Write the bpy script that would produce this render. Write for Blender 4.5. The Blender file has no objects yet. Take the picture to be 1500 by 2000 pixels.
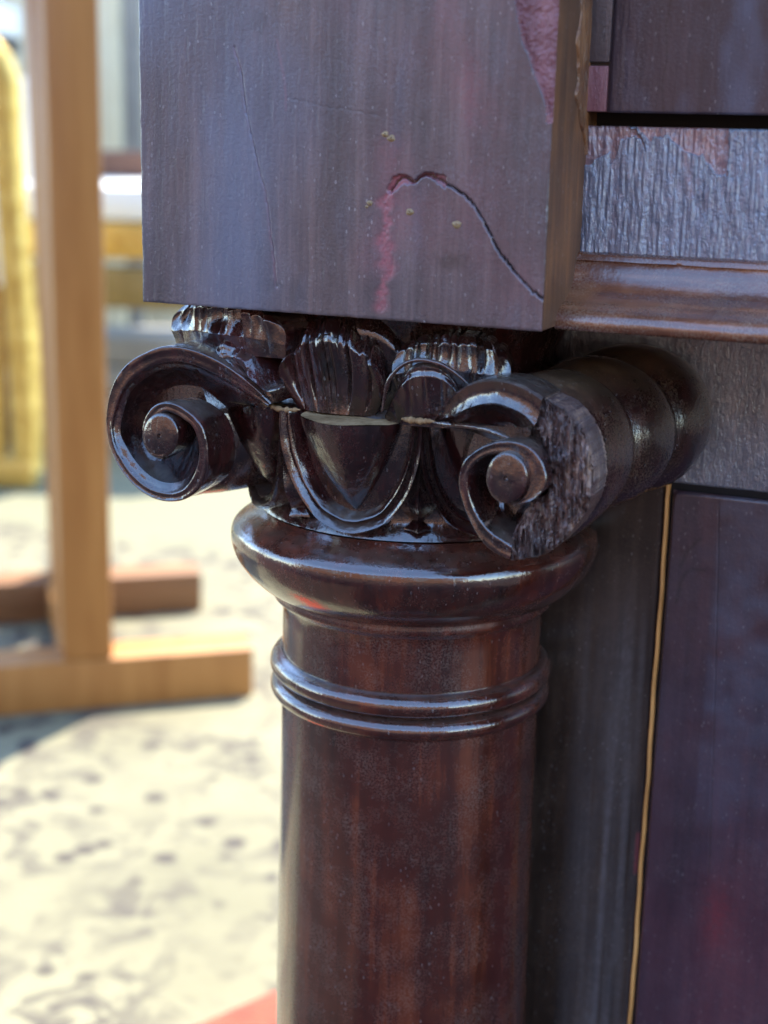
import bpy, math, random
import numpy as np
from math import sin, cos, tan, pi, radians, hypot, atan2, sqrt
from mathutils import Vector, Matrix

# ------------------------------------------------------------------ camera
FPX = 2900.0                                   # focal length in pixels of the 1500 x 2000 photograph
TH, PT, RL = radians(22.7), radians(14.2), radians(1.4)
FW = np.array([-sin(TH)*cos(PT), cos(TH)*cos(PT), -sin(PT)])
_r = np.array([cos(TH), sin(TH), 0.0]); _u = np.cross(_r, FW)
RT = _r*cos(RL) + _u*sin(RL); UP = -_r*sin(RL) + _u*cos(RL)
CP = np.array([0.1903, -0.4839, 0.60])
scn = bpy.context.scene
cam = bpy.data.cameras.new('camera'); camo = bpy.data.objects.new('camera', cam); scn.collection.objects.link(camo)
M4 = Matrix(((RT[0], UP[0], -FW[0], CP[0]), (RT[1], UP[1], -FW[1], CP[1]), (RT[2], UP[2], -FW[2], CP[2]), (0, 0, 0, 1)))
camo.matrix_world = M4
cam.sensor_fit = 'VERTICAL'; cam.sensor_height = 36.0; cam.lens = FPX/2000*36.0
cam.clip_start = 0.01; cam.clip_end = 500
cam.dof.use_dof = True; cam.dof.focus_distance = 0.475; cam.dof.aperture_fstop = 8.5
scn.camera = camo

# ------------------------------------------------------------------ sky and sun
SUN_EL, SUN_AZ = radians(60), radians(5)       # azimuth clockwise from +Y
w = bpy.data.worlds.new("World"); scn.world = w; w.use_nodes = True
nt = w.node_tree; nt.nodes.clear()
sky = nt.nodes.new('ShaderNodeTexSky'); sky.sky_type = 'NISHITA'; sky.sun_disc = False
sky.sun_elevation = SUN_EL; sky.sun_rotation = SUN_AZ
bg = nt.nodes.new('ShaderNodeBackground'); bg.inputs[1].default_value = 0.15; sky.dust_density = 0.2; sky.ozone_density = 2.2
wo = nt.nodes.new('ShaderNodeOutputWorld')
nt.links.new(sky.outputs[0], bg.inputs[0]); nt.links.new(bg.outputs[0], wo.inputs[0])
sl = bpy.data.lights.new('sun', 'SUN'); sl.energy = 2.2; sl.angle = radians(0.5); sl.color = (1, 0.92, 0.78)
so = bpy.data.objects.new('sun', sl); scn.collection.objects.link(so)
sd = Vector((sin(SUN_AZ)*cos(SUN_EL), cos(SUN_AZ)*cos(SUN_EL), sin(SUN_EL)))
so.rotation_euler = sd.to_track_quat('Z', 'Y').to_euler()
scn.view_settings.view_transform = 'Standard'; scn.view_settings.look = 'None'
scn.view_settings.exposure = 2.9; scn.view_settings.gamma = 1.0
scn.render.engine = 'CYCLES'

# ------------------------------------------------------------------ helpers
rng = np.random.RandomState(7)
random.seed(7)

def ray(x, y): return FW + RT*(x-750)/FPX + UP*(1000-y)/FPX
def at(x, y, Y):
    d = ray(x, y); return CP + d*((Y-CP[1])/d[1])
def at_x(x, y, X):
    d = ray(x, y); return CP + d*((X-CP[0])/d[0])
def on_ground(x, y, Z=0.0):
    d = ray(x, y); return CP + d*((Z-CP[2])/d[2])

def empty(name, loc=(0, 0, 0), rz=0.0):
    o = bpy.data.objects.new(name, None); o.empty_display_size = 0.02
    o.location = loc; o.rotation_euler = (0, 0, rz); scn.collection.objects.link(o); return o
def tag(o, label=None, cat=None, group=None, kind=None):
    if label: o['label'] = label
    if cat: o['category'] = cat
    if group: o['group'] = group
    if kind: o['kind'] = kind
    return o
def mesh(name, V, F, mat, parent=None, smooth=True, ang=35, attrs=None, extra=None):
    V = np.asarray(V, dtype=np.float32).reshape(-1, 3)
    me = bpy.data.meshes.new(name)
    if isinstance(F, np.ndarray):
        n = len(F); k = F.shape[1]
        me.vertices.add(len(V)); me.vertices.foreach_set('co', V.ravel())
        me.loops.add(n*k); me.loops.foreach_set('vertex_index', F.ravel().astype(np.int32))
        me.polygons.add(n); me.polygons.foreach_set('loop_start', np.arange(0, n*k, k, dtype=np.int32))
        me.update(calc_edges=True); me.validate()
    else:
        me.from_pydata([tuple(map(float, v)) for v in V], [], F); me.update(); me.validate()
    if attrs:
        for an, av in attrs.items():
            if len(av) == len(me.vertices):
                a = me.attributes.new(an, 'FLOAT', 'POINT'); a.data.foreach_set('value', np.asarray(av, dtype=np.float32).ravel())
    if smooth:
        me.polygons.foreach_set('use_smooth', [True]*len(me.polygons))
        if ang: me.set_sharp_from_angle(angle=radians(ang))
    if mat: me.materials.append(mat)
    o = bpy.data.objects.new(name, me); scn.collection.objects.link(o)
    if parent: o.parent = parent
    return o
def recalc(o):
    import bmesh
    bm = bmesh.new(); bm.from_mesh(o.data); bmesh.ops.recalc_face_normals(bm, faces=bm.faces); bm.to_mesh(o.data); bm.free(); return o
def grid_faces(nr, nc, cr=False, cc=False):
    """quads for nr x nc vertices, optionally closed in rows / columns"""
    i = np.arange(nr if cr else nr-1); j = np.arange(nc if cc else nc-1)
    I, J = np.meshgrid(i, j, indexing='ij'); I2 = (I+1) % nr; J2 = (J+1) % nc
    return np.stack([I*nc+J, I*nc+J2, I2*nc+J2, I2*nc+J], -1).reshape(-1, 4)
def loft(name, G, mat, parent=None, closed_r=False, closed_c=False, ang=35, smooth=True, cap=False):
    G = np.asarray(G, float); nr, nc = G.shape[:2]
    F = grid_faces(nr, nc, closed_r, closed_c)
    if cap and closed_c:
        F = [tuple(f) for f in F]; F.append(tuple(range(nc))[::-1]); F.append(tuple((nr-1)*nc+k for k in range(nc)))
    return mesh(name, G.reshape(-1, 3), F, mat, parent, smooth, ang)
def spline(P, n, closed=False):
    """Catmull-Rom through P, n samples even in length"""
    P = np.asarray(P, float)
    Q = np.vstack([P[-1], P, P[0], P[1]]) if closed else np.vstack([2*P[0]-P[1], P, 2*P[-1]-P[-2]])
    out = []
    m = len(Q)-3
    for k in range(m):
        p0, p1, p2, p3 = Q[k:k+4]
        t = np.linspace(0, 1, 16, endpoint=False)[:, None]
        out.append(0.5*((2*p1)+(-p0+p2)*t+(2*p0-5*p1+4*p2-p3)*t*t+(-p0+3*p1-3*p2+p3)*t**3))
    out = np.vstack(out+[Q[m+1][None] if not closed else Q[1][None]])
    d = np.r_[0, np.cumsum(np.linalg.norm(np.diff(out, axis=0), axis=1))]
    s = np.linspace(0, d[-1], n)
    return np.stack([np.interp(s, d, out[:, k]) for k in range(out.shape[1])], 1)
def splinek(P, n):
    """Catmull-Rom, samples even in station number (keeps pairs in step)"""
    P = np.asarray(P, float); Q = np.vstack([2*P[0]-P[1], P, 2*P[-1]-P[-2]]); m = len(P)-1
    T = np.linspace(0, m, n); K = np.minimum(T.astype(int), m-1); t = (T-K)[:, None]
    p0, p1, p2, p3 = Q[K], Q[K+1], Q[K+2], Q[K+3]
    return 0.5*((2*p1)+(-p0+p2)*t+(2*p0-5*p1+4*p2-p3)*t*t+(-p0+3*p1-3*p2+p3)*t**3)
def lathe(name, prof, mat, parent=None, n=160, axis='Z', c=(0, 0, 0), ang=40, a0=0, a1=2*pi):
    prof = np.asarray(prof, float); full = abs(a1-a0-2*pi) < 1e-6
    a = np.linspace(a0, a1, n, endpoint=not full)
    R, H = prof[:, 0][:, None], prof[:, 1][:, None]*np.ones((1, n))
    if axis == 'Z': G = np.stack([c[0]+R*np.sin(a), c[1]-R*np.cos(a), c[2]+H], -1)
    else: G = np.stack([c[0]+R*np.sin(a), c[1]+H, c[2]+R*np.cos(a)], -1)
    return recalc(loft(name, G, mat, parent, False, full, ang))
def box(name, lo, hi, mat, parent=None, bev=0.0, loc=(0, 0, 0), rz=0.0, smooth=False):
    import bmesh
    bm = bmesh.new(); bmesh.ops.create_cube(bm, size=1)
    for v in bm.verts: v.co = Vector([lo[i]+(v.co[i]+.5)*(hi[i]-lo[i]) for i in range(3)])
    if bev > 0: bmesh.ops.bevel(bm, geom=bm.edges[:], offset=bev, segments=2, affect='EDGES', profile=.6)
    R = Matrix.Translation(loc) @ Matrix.Rotation(rz, 4, 'Z'); bmesh.ops.transform(bm, matrix=R, verts=bm.verts)
    me = bpy.data.meshes.new(name); bm.to_mesh(me); bm.free(); me.materials.append(mat)
    o = bpy.data.objects.new(name, me); scn.collection.objects.link(o)
    if parent: o.parent = parent
    if bev > 0:
        me.polygons.foreach_set('use_smooth', [True]*len(me.polygons)); me.set_sharp_from_angle(angle=radians(40))
    return o
def vnoise(x, y, seed=0):
    """smooth value noise in [0,1] on arrays"""
    r = np.random.RandomState(seed).rand(64, 64)
    xi = np.floor(x).astype(int); yi = np.floor(y).astype(int); fx = x-xi; fy = y-yi
    fx = fx*fx*(3-2*fx); fy = fy*fy*(3-2*fy)
    g = lambda a, b: r[a % 64, b % 64]
    return (g(xi, yi)*(1-fx)+g(xi+1, yi)*fx)*(1-fy)+(g(xi, yi+1)*(1-fx)+g(xi+1, yi+1)*fx)*fy
def fbm(x, y, seed=0, o=3):
    s = 0; a = .5
    for k in range(o): s = s+a*vnoise(x*2**k, y*2**k, seed+k); a *= .5
    return s
def dist_poly(X, Z, P):
    """distance from points to polyline P"""
    D = np.full(X.shape, 9.0)
    for a, b in zip(P[:-1], P[1:]):
        ab = b-a; L = ab@ab+1e-12
        t = np.clip(((X-a[0])*ab[0]+(Z-a[1])*ab[1])/L, 0, 1)
        D = np.minimum(D, np.hypot(X-a[0]-t*ab[0], Z-a[1]-t*ab[1]))
    return D
def inside(X, Z, P):
    r = np.zeros(X.shape, bool); n = len(P)
    for k in range(n):
        x1, z1 = P[k]; x2, z2 = P[(k+1) % n]
        c = ((z1 > Z) != (z2 > Z)) & (X < (x2-x1)*(Z-z1)/(z2-z1+1e-15)+x1); r ^= c
    return r
def jag(P, n, amp, seed=0):
    """polyline resampled with small irregular steps, like a break in old wood"""
    Q = spline(P, n); r = np.random.RandomState(seed); off = r.randn(n, 2)*amp
    off[0] = off[-1] = 0; return Q+off

# ------------------------------------------------------------------ materials
def mat_new(name):
    m = bpy.data.materials.new(name); m.use_nodes = True; t = m.node_tree; t.nodes.clear()
    o = t.nodes.new('ShaderNodeOutputMaterial'); b = t.nodes.new('ShaderNodeBsdfPrincipled')
    t.links.new(b.outputs[0], o.inputs[0]); return m, t, b
def nd(t, typ, **kw):
    n = t.nodes.new(typ)
    for k, v in kw.items():
        if k.startswith('i_'): n.inputs[k[2:].replace('_', ' ')].default_value = v
        else: setattr(n, k, v)
    return n
def noise(t, co, scale, detail=4, rough=.55, dist=0.0):
    n = nd(t, 'ShaderNodeTexNoise'); n.inputs['Scale'].default_value = scale; n.inputs['Detail'].default_value = detail
    n.inputs['Roughness'].default_value = rough; n.inputs['Distortion'].default_value = dist
    t.links.new(co, n.inputs['Vector']); return n.outputs['Fac']
def ramp(t, src, stops, interp='LINEAR'):
    r = nd(t, 'ShaderNodeValToRGB'); r.color_ramp.interpolation = interp
    e = r.color_ramp.elements
    while len(e) < len(stops): e.new(.5)
    for k, (p, c) in enumerate(stops):
        e[k].position = p; e[k].color = (c, c, c, 1) if isinstance(c, (int, float)) else (*c, 1)
    t.links.new(src, r.inputs[0]); return r.outputs[0]
def mix(t, f, a, b, mode='MIX'):
    n = nd(t, 'ShaderNodeMix', data_type='RGBA', blend_type=mode)
    for s, v in ((0, f), (6, a), (7, b)):
        if hasattr(v, 'is_linked'): t.links.new(v, n.inputs[s])
        else: n.inputs[s].default_value = v if s == 0 else ((*v, 1) if len(v) == 3 else v)
    return n.outputs[2]
def mth(t, op, a, b=0.0, c=0.0):
    n = nd(t, 'ShaderNodeMath', operation=op)
    for s, v in enumerate((a, b, c)):
        if hasattr(v, 'is_linked'): t.links.new(v, n.inputs[s])
        else: n.inputs[s].default_value = v
    return n.outputs[0]
def coords(t, scale=(1, 1, 1), off=(0, 0, 0)):
    tc = nd(t, 'ShaderNodeTexCoord'); mp = nd(t, 'ShaderNodeMapping')
    mp.inputs['Scale'].default_value = scale; mp.inputs['Location'].default_value = off
    t.links.new(tc.outputs['Object'], mp.inputs[0]); return mp.outputs[0]

def wood(name, dark, mid, light, rough=.3, rvar=.15, dust=.25, grain=(1, 1, .06), gs=420, patch=28, bump=.25, coat=.0,
         craze=0.0, dustcol=(.22, .19, .17), spots=.22, scar=None, spec=.5, top_dust=0.0, off=(0, 0, 0), crough=.14, cior=1.5, edge=0.0, tool=0.0, haze_sheenc=(.10, .13, .19)):
    m, t, b = mat_new(name)
    co = coords(t, (1, 1, 1), off); cg = coords(t, grain, off)
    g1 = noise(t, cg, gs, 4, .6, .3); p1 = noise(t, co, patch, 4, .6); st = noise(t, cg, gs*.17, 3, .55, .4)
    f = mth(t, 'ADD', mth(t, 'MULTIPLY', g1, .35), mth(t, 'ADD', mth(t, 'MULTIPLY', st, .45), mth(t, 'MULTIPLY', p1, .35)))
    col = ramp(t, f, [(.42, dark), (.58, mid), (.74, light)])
    fine = noise(t, co, 1500, 2, .7); mask = ramp(t, noise(t, co, 65, 5, .7), [(.42, 0.0), (.66, 1.0)])
    df = mth(t, 'MULTIPLY', mth(t, 'MULTIPLY', ramp(t, fine, [(.45, 0.0), (.72, 1.0)]), mask), dust)
    if top_dust > 0:
        ge = nd(t, 'ShaderNodeNewGeometry'); sx = nd(t, 'ShaderNodeSeparateXYZ'); t.links.new(ge.outputs['Normal'], sx.inputs[0])
        td = mth(t, 'MULTIPLY', ramp(t, sx.outputs[2], [(.55, 0.0), (.95, 1.0)]), top_dust)
        td = mth(t, 'MULTIPLY', td, ramp(t, noise(t, co, 240, 4, .7), [(.3, .25), (.6, 1.0)]))
        df = mth(t, 'MAXIMUM', df, td)
        ao = nd(t, 'ShaderNodeAmbientOcclusion'); ao.samples = 4; ao.inputs['Distance'].default_value = .0035
        cav = mth(t, 'MULTIPLY', ramp(t, ao.outputs['AO'], [(.25, 1.0), (.75, 0.0)]), mth(t, 'MULTIPLY', ramp(t, fine, [(.35, 0.0), (.65, 1.0)]), .35))
        df = mth(t, 'MAXIMUM', df, cav)
    col = mix(t, df, col, dustcol)
    if edge > 0:
        gp_ = nd(t, 'ShaderNodeNewGeometry'); col = mix(t, mth(t, 'MULTIPLY', mth(t, 'MULTIPLY', ramp(t, gp_.outputs['Pointiness'], [(.54, 0.0), (.66, 1.0)]), ramp(t, noise(t, co, 300, 3, .6), [(.35, .2), (.6, 1.0)])), edge), col, (.24, .16, .12))
    sp = nd(t, 'ShaderNodeTexVoronoi'); sp.inputs['Scale'].default_value = 620; sp.inputs['Randomness'].default_value = 1
    t.links.new(coords(t, (1, 1, .55), off), sp.inputs['Vector'])
    sw = nd(t, 'ShaderNodeTexWhiteNoise'); t.links.new(sp.outputs['Position'], sw.inputs['Vector'])
    sd_ = mth(t, 'MULTIPLY', mth(t, 'LESS_THAN', sp.outputs['Distance'], mth(t, 'MULTIPLY', sw.outputs['Value'], .22)), mth(t, 'GREATER_THAN', sw.outputs['Value'], .62))
    col = mix(t, mth(t, 'MULTIPLY', mth(t, 'MULTIPLY', sd_, spots), ramp(t, noise(t, co, 50, 3, .6), [(.4, .25), (.65, 1.0)])), col, (.38, .36, .35))
    rr = mth(t, 'ADD', rough-rvar*.5, mth(t, 'MULTIPLY', mth(t, 'ADD', mth(t, 'MULTIPLY', p1, .5), mth(t, 'MULTIPLY', noise(t, cg, gs*.5, 3, .6), .5)), rvar))
    rr = mth(t, 'ADD', rr, mth(t, 'MULTIPLY', df, .5))
    if scar:
        at_ = nd(t, 'ShaderNodeAttribute', attribute_name='scar'); sf = at_.outputs['Fac']
        col = mix(t, mth(t, 'MULTIPLY', sf, ramp(t, noise(t, co, 600, 3, .7), [(.3, .45), (.6, 1.0)])), col, scar)
        rr = mth(t, 'ADD', rr, mth(t, 'MULTIPLY', sf, .2))
        a2 = nd(t, 'ShaderNodeAttribute', attribute_name='crack'); col = mix(t, a2.outputs['Fac'], col, (.006, .003, .003))
        a3 = nd(t, 'ShaderNodeAttribute', attribute_name='haze_sheen'); col = mix(t, a3.outputs['Fac'], col, haze_sheenc)  # haze mixed into the colour, partly standing in for sky sheen
    t.links.new(col, b.inputs['Base Color']); t.links.new(rr, b.inputs['Roughness'])
    b.inputs['Specular IOR Level'].default_value = spec
    b.inputs['Coat Weight'].default_value = coat; b.inputs['Coat Roughness'].default_value = crough; b.inputs['Coat IOR'].default_value = cior
    h = mth(t, 'ADD', mth(t, 'MULTIPLY', g1, .5), mth(t, 'MULTIPLY', noise(t, co, 900, 3, .6), .35))
    h = mth(t, 'ADD', h, mth(t, 'MULTIPLY', sd_, .5))
    if tool > 0:
        tv = nd(t, 'ShaderNodeTexVoronoi', feature='SMOOTH_F1'); tv.inputs['Scale'].default_value = 330; t.links.new(coords(t, (1, 1, .6)), tv.inputs['Vector']); h = mth(t, 'ADD', h, mth(t, 'MULTIPLY', tv.outputs['Distance'], tool))
    if craze > 0:
        h = mth(t, 'ADD', h, mth(t, 'MULTIPLY', noise(t, coords(t, (1, 1, .35)), 700, 4, .7, .8), craze))
    bp = nd(t, 'ShaderNodeBump'); bp.inputs['Strength'].default_value = bump; bp.inputs['Distance'].default_value = .0006
    t.links.new(h, bp.inputs['Height']); t.links.new(bp.outputs[0], b.inputs['Normal'])
    if coat > 0: t.links.new(bp.outputs[0], b.inputs['Coat Normal'])
    return m
def plain(name, col, col2, rough=.6, scale=20, bump=.1, metal=0.0, grain=(1, 1, 1), spec=.5, dist=.004):
    m, t, b = mat_new(name); co = coords(t, grain)
    n = noise(t, co, scale, 5, .6, .3)
    t.links.new(mix(t, ramp(t, n, [(.35, 0.0), (.65, 1.0)]), col, col2), b.inputs['Base Color'])
    b.inputs['Roughness'].default_value = rough; b.inputs['Metallic'].default_value = metal; b.inputs['Specular IOR Level'].default_value = spec
    bp = nd(t, 'ShaderNodeBump'); bp.inputs['Strength'].default_value = bump; bp.inputs['Distance'].default_value = dist
    t.links.new(noise(t, co, scale*4, 4, .6), bp.inputs['Height']); t.links.new(bp.outputs[0], b.inputs['Normal'])
    return m

D0, D1, D2 = (.005, .0016, .0016), (.020, .0046, .0042), (.05, .012, .010)
M_plinth = wood('plinth_veneer_finish', (.026, .023, .025), (.068, .048, .050), (.140, .092, .086), rough=.36, rvar=.16, dust=.34, dustcol=(.20, .19, .22), gs=520, patch=16, bump=.6, spots=.45, coat=.6, crough=.34, cior=1.6, edge=.5, scar=(.27, .062, .072))
M_core = wood('exposed_core_wood', (.10, .03, .035), (.22, .085, .09), (.36, .17, .15), rough=.5, dust=.3, gs=300, bump=.9, craze=.8)
M_torn = wood('torn_edge_wood', (.03, .012, .006), (.15, .055, .018), (.40, .17, .055), rough=.45, dust=.5, dustcol=(.30, .22, .12), gs=300, patch=60, bump=1.0, craze=.8, coat=.3)
M_side = wood('plinth_side_wood', (.05, .022, .010), (.12, .050, .021), (.26, .10, .032), rough=.6, dust=.55, dustcol=(.14, .10, .06), bump=.3)
M_carve = wood('carved_mahogany', D0, D1, (.060, .012, .010), rough=.24, rvar=.18, dust=.30, dustcol=(.15, .125, .10), gs=500, patch=70, bump=.5, coat=1.0, top_dust=.6, crough=.075, cior=1.8, edge=.6, tool=1.3, spec=.25)
M_scroll = wood('scroll_body_finish', D0, D1, (.06, .018, .012), rough=.24, rvar=.2, dust=.7, dustcol=(.17, .12, .065), gs=500, patch=60, bump=.4, coat=.9, crough=.12, cior=1.8, top_dust=.5)
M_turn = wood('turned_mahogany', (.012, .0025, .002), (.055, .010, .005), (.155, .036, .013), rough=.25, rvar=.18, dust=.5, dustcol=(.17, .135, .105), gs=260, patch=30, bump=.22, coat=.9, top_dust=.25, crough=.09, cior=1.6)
M_ring = wood('turned_ring_finish', (.008, .002, .0015), (.044, .008, .004), (.14, .026, .010), rough=.22, rvar=.16, dust=.32, dustcol=(.17, .13, .10), gs=260, patch=40, bump=.3, coat=1.0, top_dust=.25, crough=.08, cior=1.85, spec=.2, edge=.3)
M_broken = wood('broken_wood_grain', (.016, .008, .008), (.11, .055, .045), (.62, .40, .27), rough=.34, dust=.35, dustcol=(.45, .42, .42), gs=620, patch=60, bump=1.0, craze=1.6, spots=.3, coat=.7, crough=.2, cior=1.7)
M_frieze = wood('frieze_crazed_finish', (.075, .080, .100), (.16, .17, .205), (.27, .26, .285), rough=.20, rvar=.2, dust=.5, dustcol=(.26, .26, .28), gs=300, patch=60, bump=1.0, craze=1.1, coat=1.0, cior=1.9, scar=(.42, .15, .09))
M_mould = wood('moulding_worn_finish', (.05, .016, .009), (.12, .038, .015), (.30, .11, .04), rough=.26, rvar=.2, dust=.75, dustcol=(.34, .26, .17), gs=300, patch=50, bump=.45, coat=.8, cior=1.7, crough=.2, grain=(.06, 1, 1))
M_case = wood('cabinet_wood', (.010, .006, .004), (.024, .014, .009), (.052, .033, .022), rough=.36, rvar=.2, dust=.35, dustcol=(.13, .09, .06), gs=320, patch=34, bump=.3, haze_sheenc=(.15, .14, .145), coat=.2, scar=(.15, .02, .025))
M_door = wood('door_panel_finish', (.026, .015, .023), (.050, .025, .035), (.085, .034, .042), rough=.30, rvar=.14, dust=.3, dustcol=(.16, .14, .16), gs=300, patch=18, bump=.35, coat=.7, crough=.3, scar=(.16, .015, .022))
M_inlay = wood('light_inlay_wood', (.30, .13, .035), (.62, .30, .09), (.8, .46, .17), rough=.4, dust=.1, gs=200, bump=.2, spots=0)
M_raw = wood('dusty_end_grain', (.10, .060, .030), (.24, .150, .075), (.42, .28, .15), rough=.95, dust=.5, dustcol=(.30, .21, .12), gs=500, bump=1.0, spec=.0, spots=.2)
M_dull = wood('upper_panel_finish', (.014, .009, .014), (.028, .017, .024), (.050, .028, .034), rough=.34, rvar=.16, dust=.3, dustcol=(.14, .13, .15), gs=300, patch=30, bump=.5, coat=.3, scar=(.16, .015, .022))
M_black = plain('dark_gap', (.004, .003, .003), (.008, .006, .006), .8)
M_pin = plain('brass_pin', (.30, .20, .09), (.2, .13, .06), .5, 400)

# ------------------------------------------------------------------ the cabinet
cabinet = tag(empty('cabinet', (0, 0, 0)), 'dark antique mahogany cabinet with a round column under a carved scroll capital at its corner', 'cabinet')
WY = 0.035                                     # plane of the lower case front
# ---- column (parts: shaft, neck torus, astragal) --------------------------------
def arc(c, r, a0, a1, n=10, ry=None):
    a = np.radians(np.linspace(a0, a1, n)); return [(c[0]+r*cos(x), c[1]+(ry or r)*sin(x)) for x in a]
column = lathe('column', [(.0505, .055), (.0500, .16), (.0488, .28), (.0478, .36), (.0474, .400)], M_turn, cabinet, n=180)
prof = [(.0474, .3995)]+arc((.0474, .4040), .0042, -88, 88, 12, .0037)+[(.0482, .4081)]+arc((.0474, .4127), .0044, -88, 88, 12, .0042)+[(.0476, .4174)]
lathe('astragal_ring', prof, M_ring, column, n=200)
prof = [(.0474, .4170), (.0473, .4300), (.0474, .4340)]+[(.0478, .4362), (.0486, .4375), (.0500, .4384), (.0507, .4388), (.0511, .4396), (.0509, .4408), (.0508, .4420)]
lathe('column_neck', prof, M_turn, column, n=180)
prof = spline([(.0508, .4420), (.0530, .4428), (.0568, .4452), (.0608, .4490), (.0640, .4535), (.0657, .4580), (.0661, .4612), (.0655, .4642), (.0638, .4662), (.0612, .4680), (.0580, .4698), (.0555, .4722)], 60)
torus = lathe('torus_moulding', [tuple(p) for p in prof], M_ring, column, n=220)
box('column_base', (-.062, -.062, .0), (.062, .034, .045), M_turn, cabinet, .004)
lathe('base_torus', [(.05, .045)]+arc((.052, .0525), .008, -80, 80, 12)+[(.05, .06)], M_turn, column)

# ---- capital -----------------------------------------------------------------
capital = lathe('capital', [(.0560, .4728), (.0552, .4748), (.0530, .4765), (.0520, .4790), (.0535, .4850), (.0556, .4950), (.0566, .5050), (.0566, .5125), (.0555, .5136),
                            (.0500, .5150), (.0480, .5200), (.0490, .5320), (.0520, .5400), (.0545, .5470)], M_carve, cabinet, n=200)
def cyl(phi, z, r): return np.array([r*sin(phi), -r*cos(phi), z])
def echinus_r(z): return np.interp(z, [.474, .480, .490, .500, .508, .513], [.0525, .0525, .0545, .0562, .0568, .0568])

def egg(phi0):
    nv, nu = 34, 41; G = np.zeros((nv, nu, 3)); zt, zb = .5128, .4808
    for i in range(nv):
        v = i/(nv-1); wv = (1-v**1.3)**.82; z = zt-(zt-zb)*v
        for j in range(nu):
            u = -1+2*j/(nu-1); a = radians(17.0)*wv*sin(u*pi/2)
            k = cos(u*pi/2); keel = (1-abs(u))**1.2
            d = .0162*(wv**.85)*(k**.85*.8+.2*keel)*(1-.10*v)
            G[i, j] = cyl(phi0+a, z, echinus_r(z)-.001+d)
    o = loft('egg', G, M_carve, None, ang=50)
    o.parent = capital
    m = 30; R = []
    for t in np.linspace(0, 1, 5):
        R.append([cyl(phi0+radians(17.0)*sin(u*pi/2), .5129+.0002*sin(u*9+t*5), (echinus_r(.5128)-.0008+.0162*(max(0, cos(u*pi/2))**.85*.8+.2*max(0, cos(u*pi/2))*(1-abs(u))**1.2))*t+(1-t)*.0480) for u in np.linspace(-1, 1, m)])
    loft('worn_top', R, M_raw, o, ang=40)
    return o
def husk(phi0):
    pts = [(-22.2, .5128), (-22.0, .5050), (-20.5, .4960), (-17.2, .4875), (-11.5, .4800), (-4, .4765), (0, .4760), (4, .4765), (11.5, .4800), (17.2, .4875), (20.5, .4960), (22.0, .5050), (22.2, .5128)]
    P = spline([(radians(a)*.06, z) for a, z in pts], 90)
    T = np.gradient(P, axis=0); T /= np.linalg.norm(T, axis=1)[:, None]; N = np.stack([-T[:, 1], T[:, 0]], 1)   # inward
    prof = [(-.0018, -.002), (-.0015, .0055), (-.0007, .0078), (.0003, .0072), (.0011, .0046), (.0020, .0038), (.0027, .0060), (.0033, .0056), (.0040, .0010), (.0054, -.001)]
    G = np.zeros((90, len(prof), 3))
    for i in range(90):
        tt = i/89.; taper = .55+.45*sin(pi*min(1, max(0, tt)))**.6
        for j, (q, h) in enumerate(prof):
            x, z = P[i]+N[i]*q*taper; G[i, j] = cyl(phi0+x/.06, z, echinus_r(z)+h)
    return loft('husk', G, M_carve, capital, ang=60)
def dart(phi0):
    st = [(.5090, .0005, .0045), (.5020, .0007, .0050), (.4960, .0012, .0052), (.4900, .0028, .0060), (.4860, .0042, .0062), (.4830, .0036, .0055), (.4800, .0016, .0045), (.4790, .0018, .0045), (.4768, .0034, .0052), (.4762, .0030, .0020)]
    G = []
    for z, wd, h in st:
        wd *= 1.45; h += .0022; G.append([cyl(phi0+s*wd/.06, z, echinus_r(z)+hh) for s, hh in ((-1, -.003), (-1, h*.35), (-.45, h*.55), (0, h), (.45, h*.55), (1, h*.35), (1, -.003))])
    return loft('dart', spline_rows(G, 30), M_carve, capital, ang=30)
def spline_rows(G, n):
    G = np.asarray(G, float); out = np.zeros((n, G.shape[1], 3))
    for j in range(G.shape[1]): out[:, j] = splinek(G[:, j], n)
    return out
for k in range(-3, 4):
    egg(radians(45*k)); husk(radians(45*k)); dart(radians(45*k+22.5))
dart(radians(-157.5))

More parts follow.
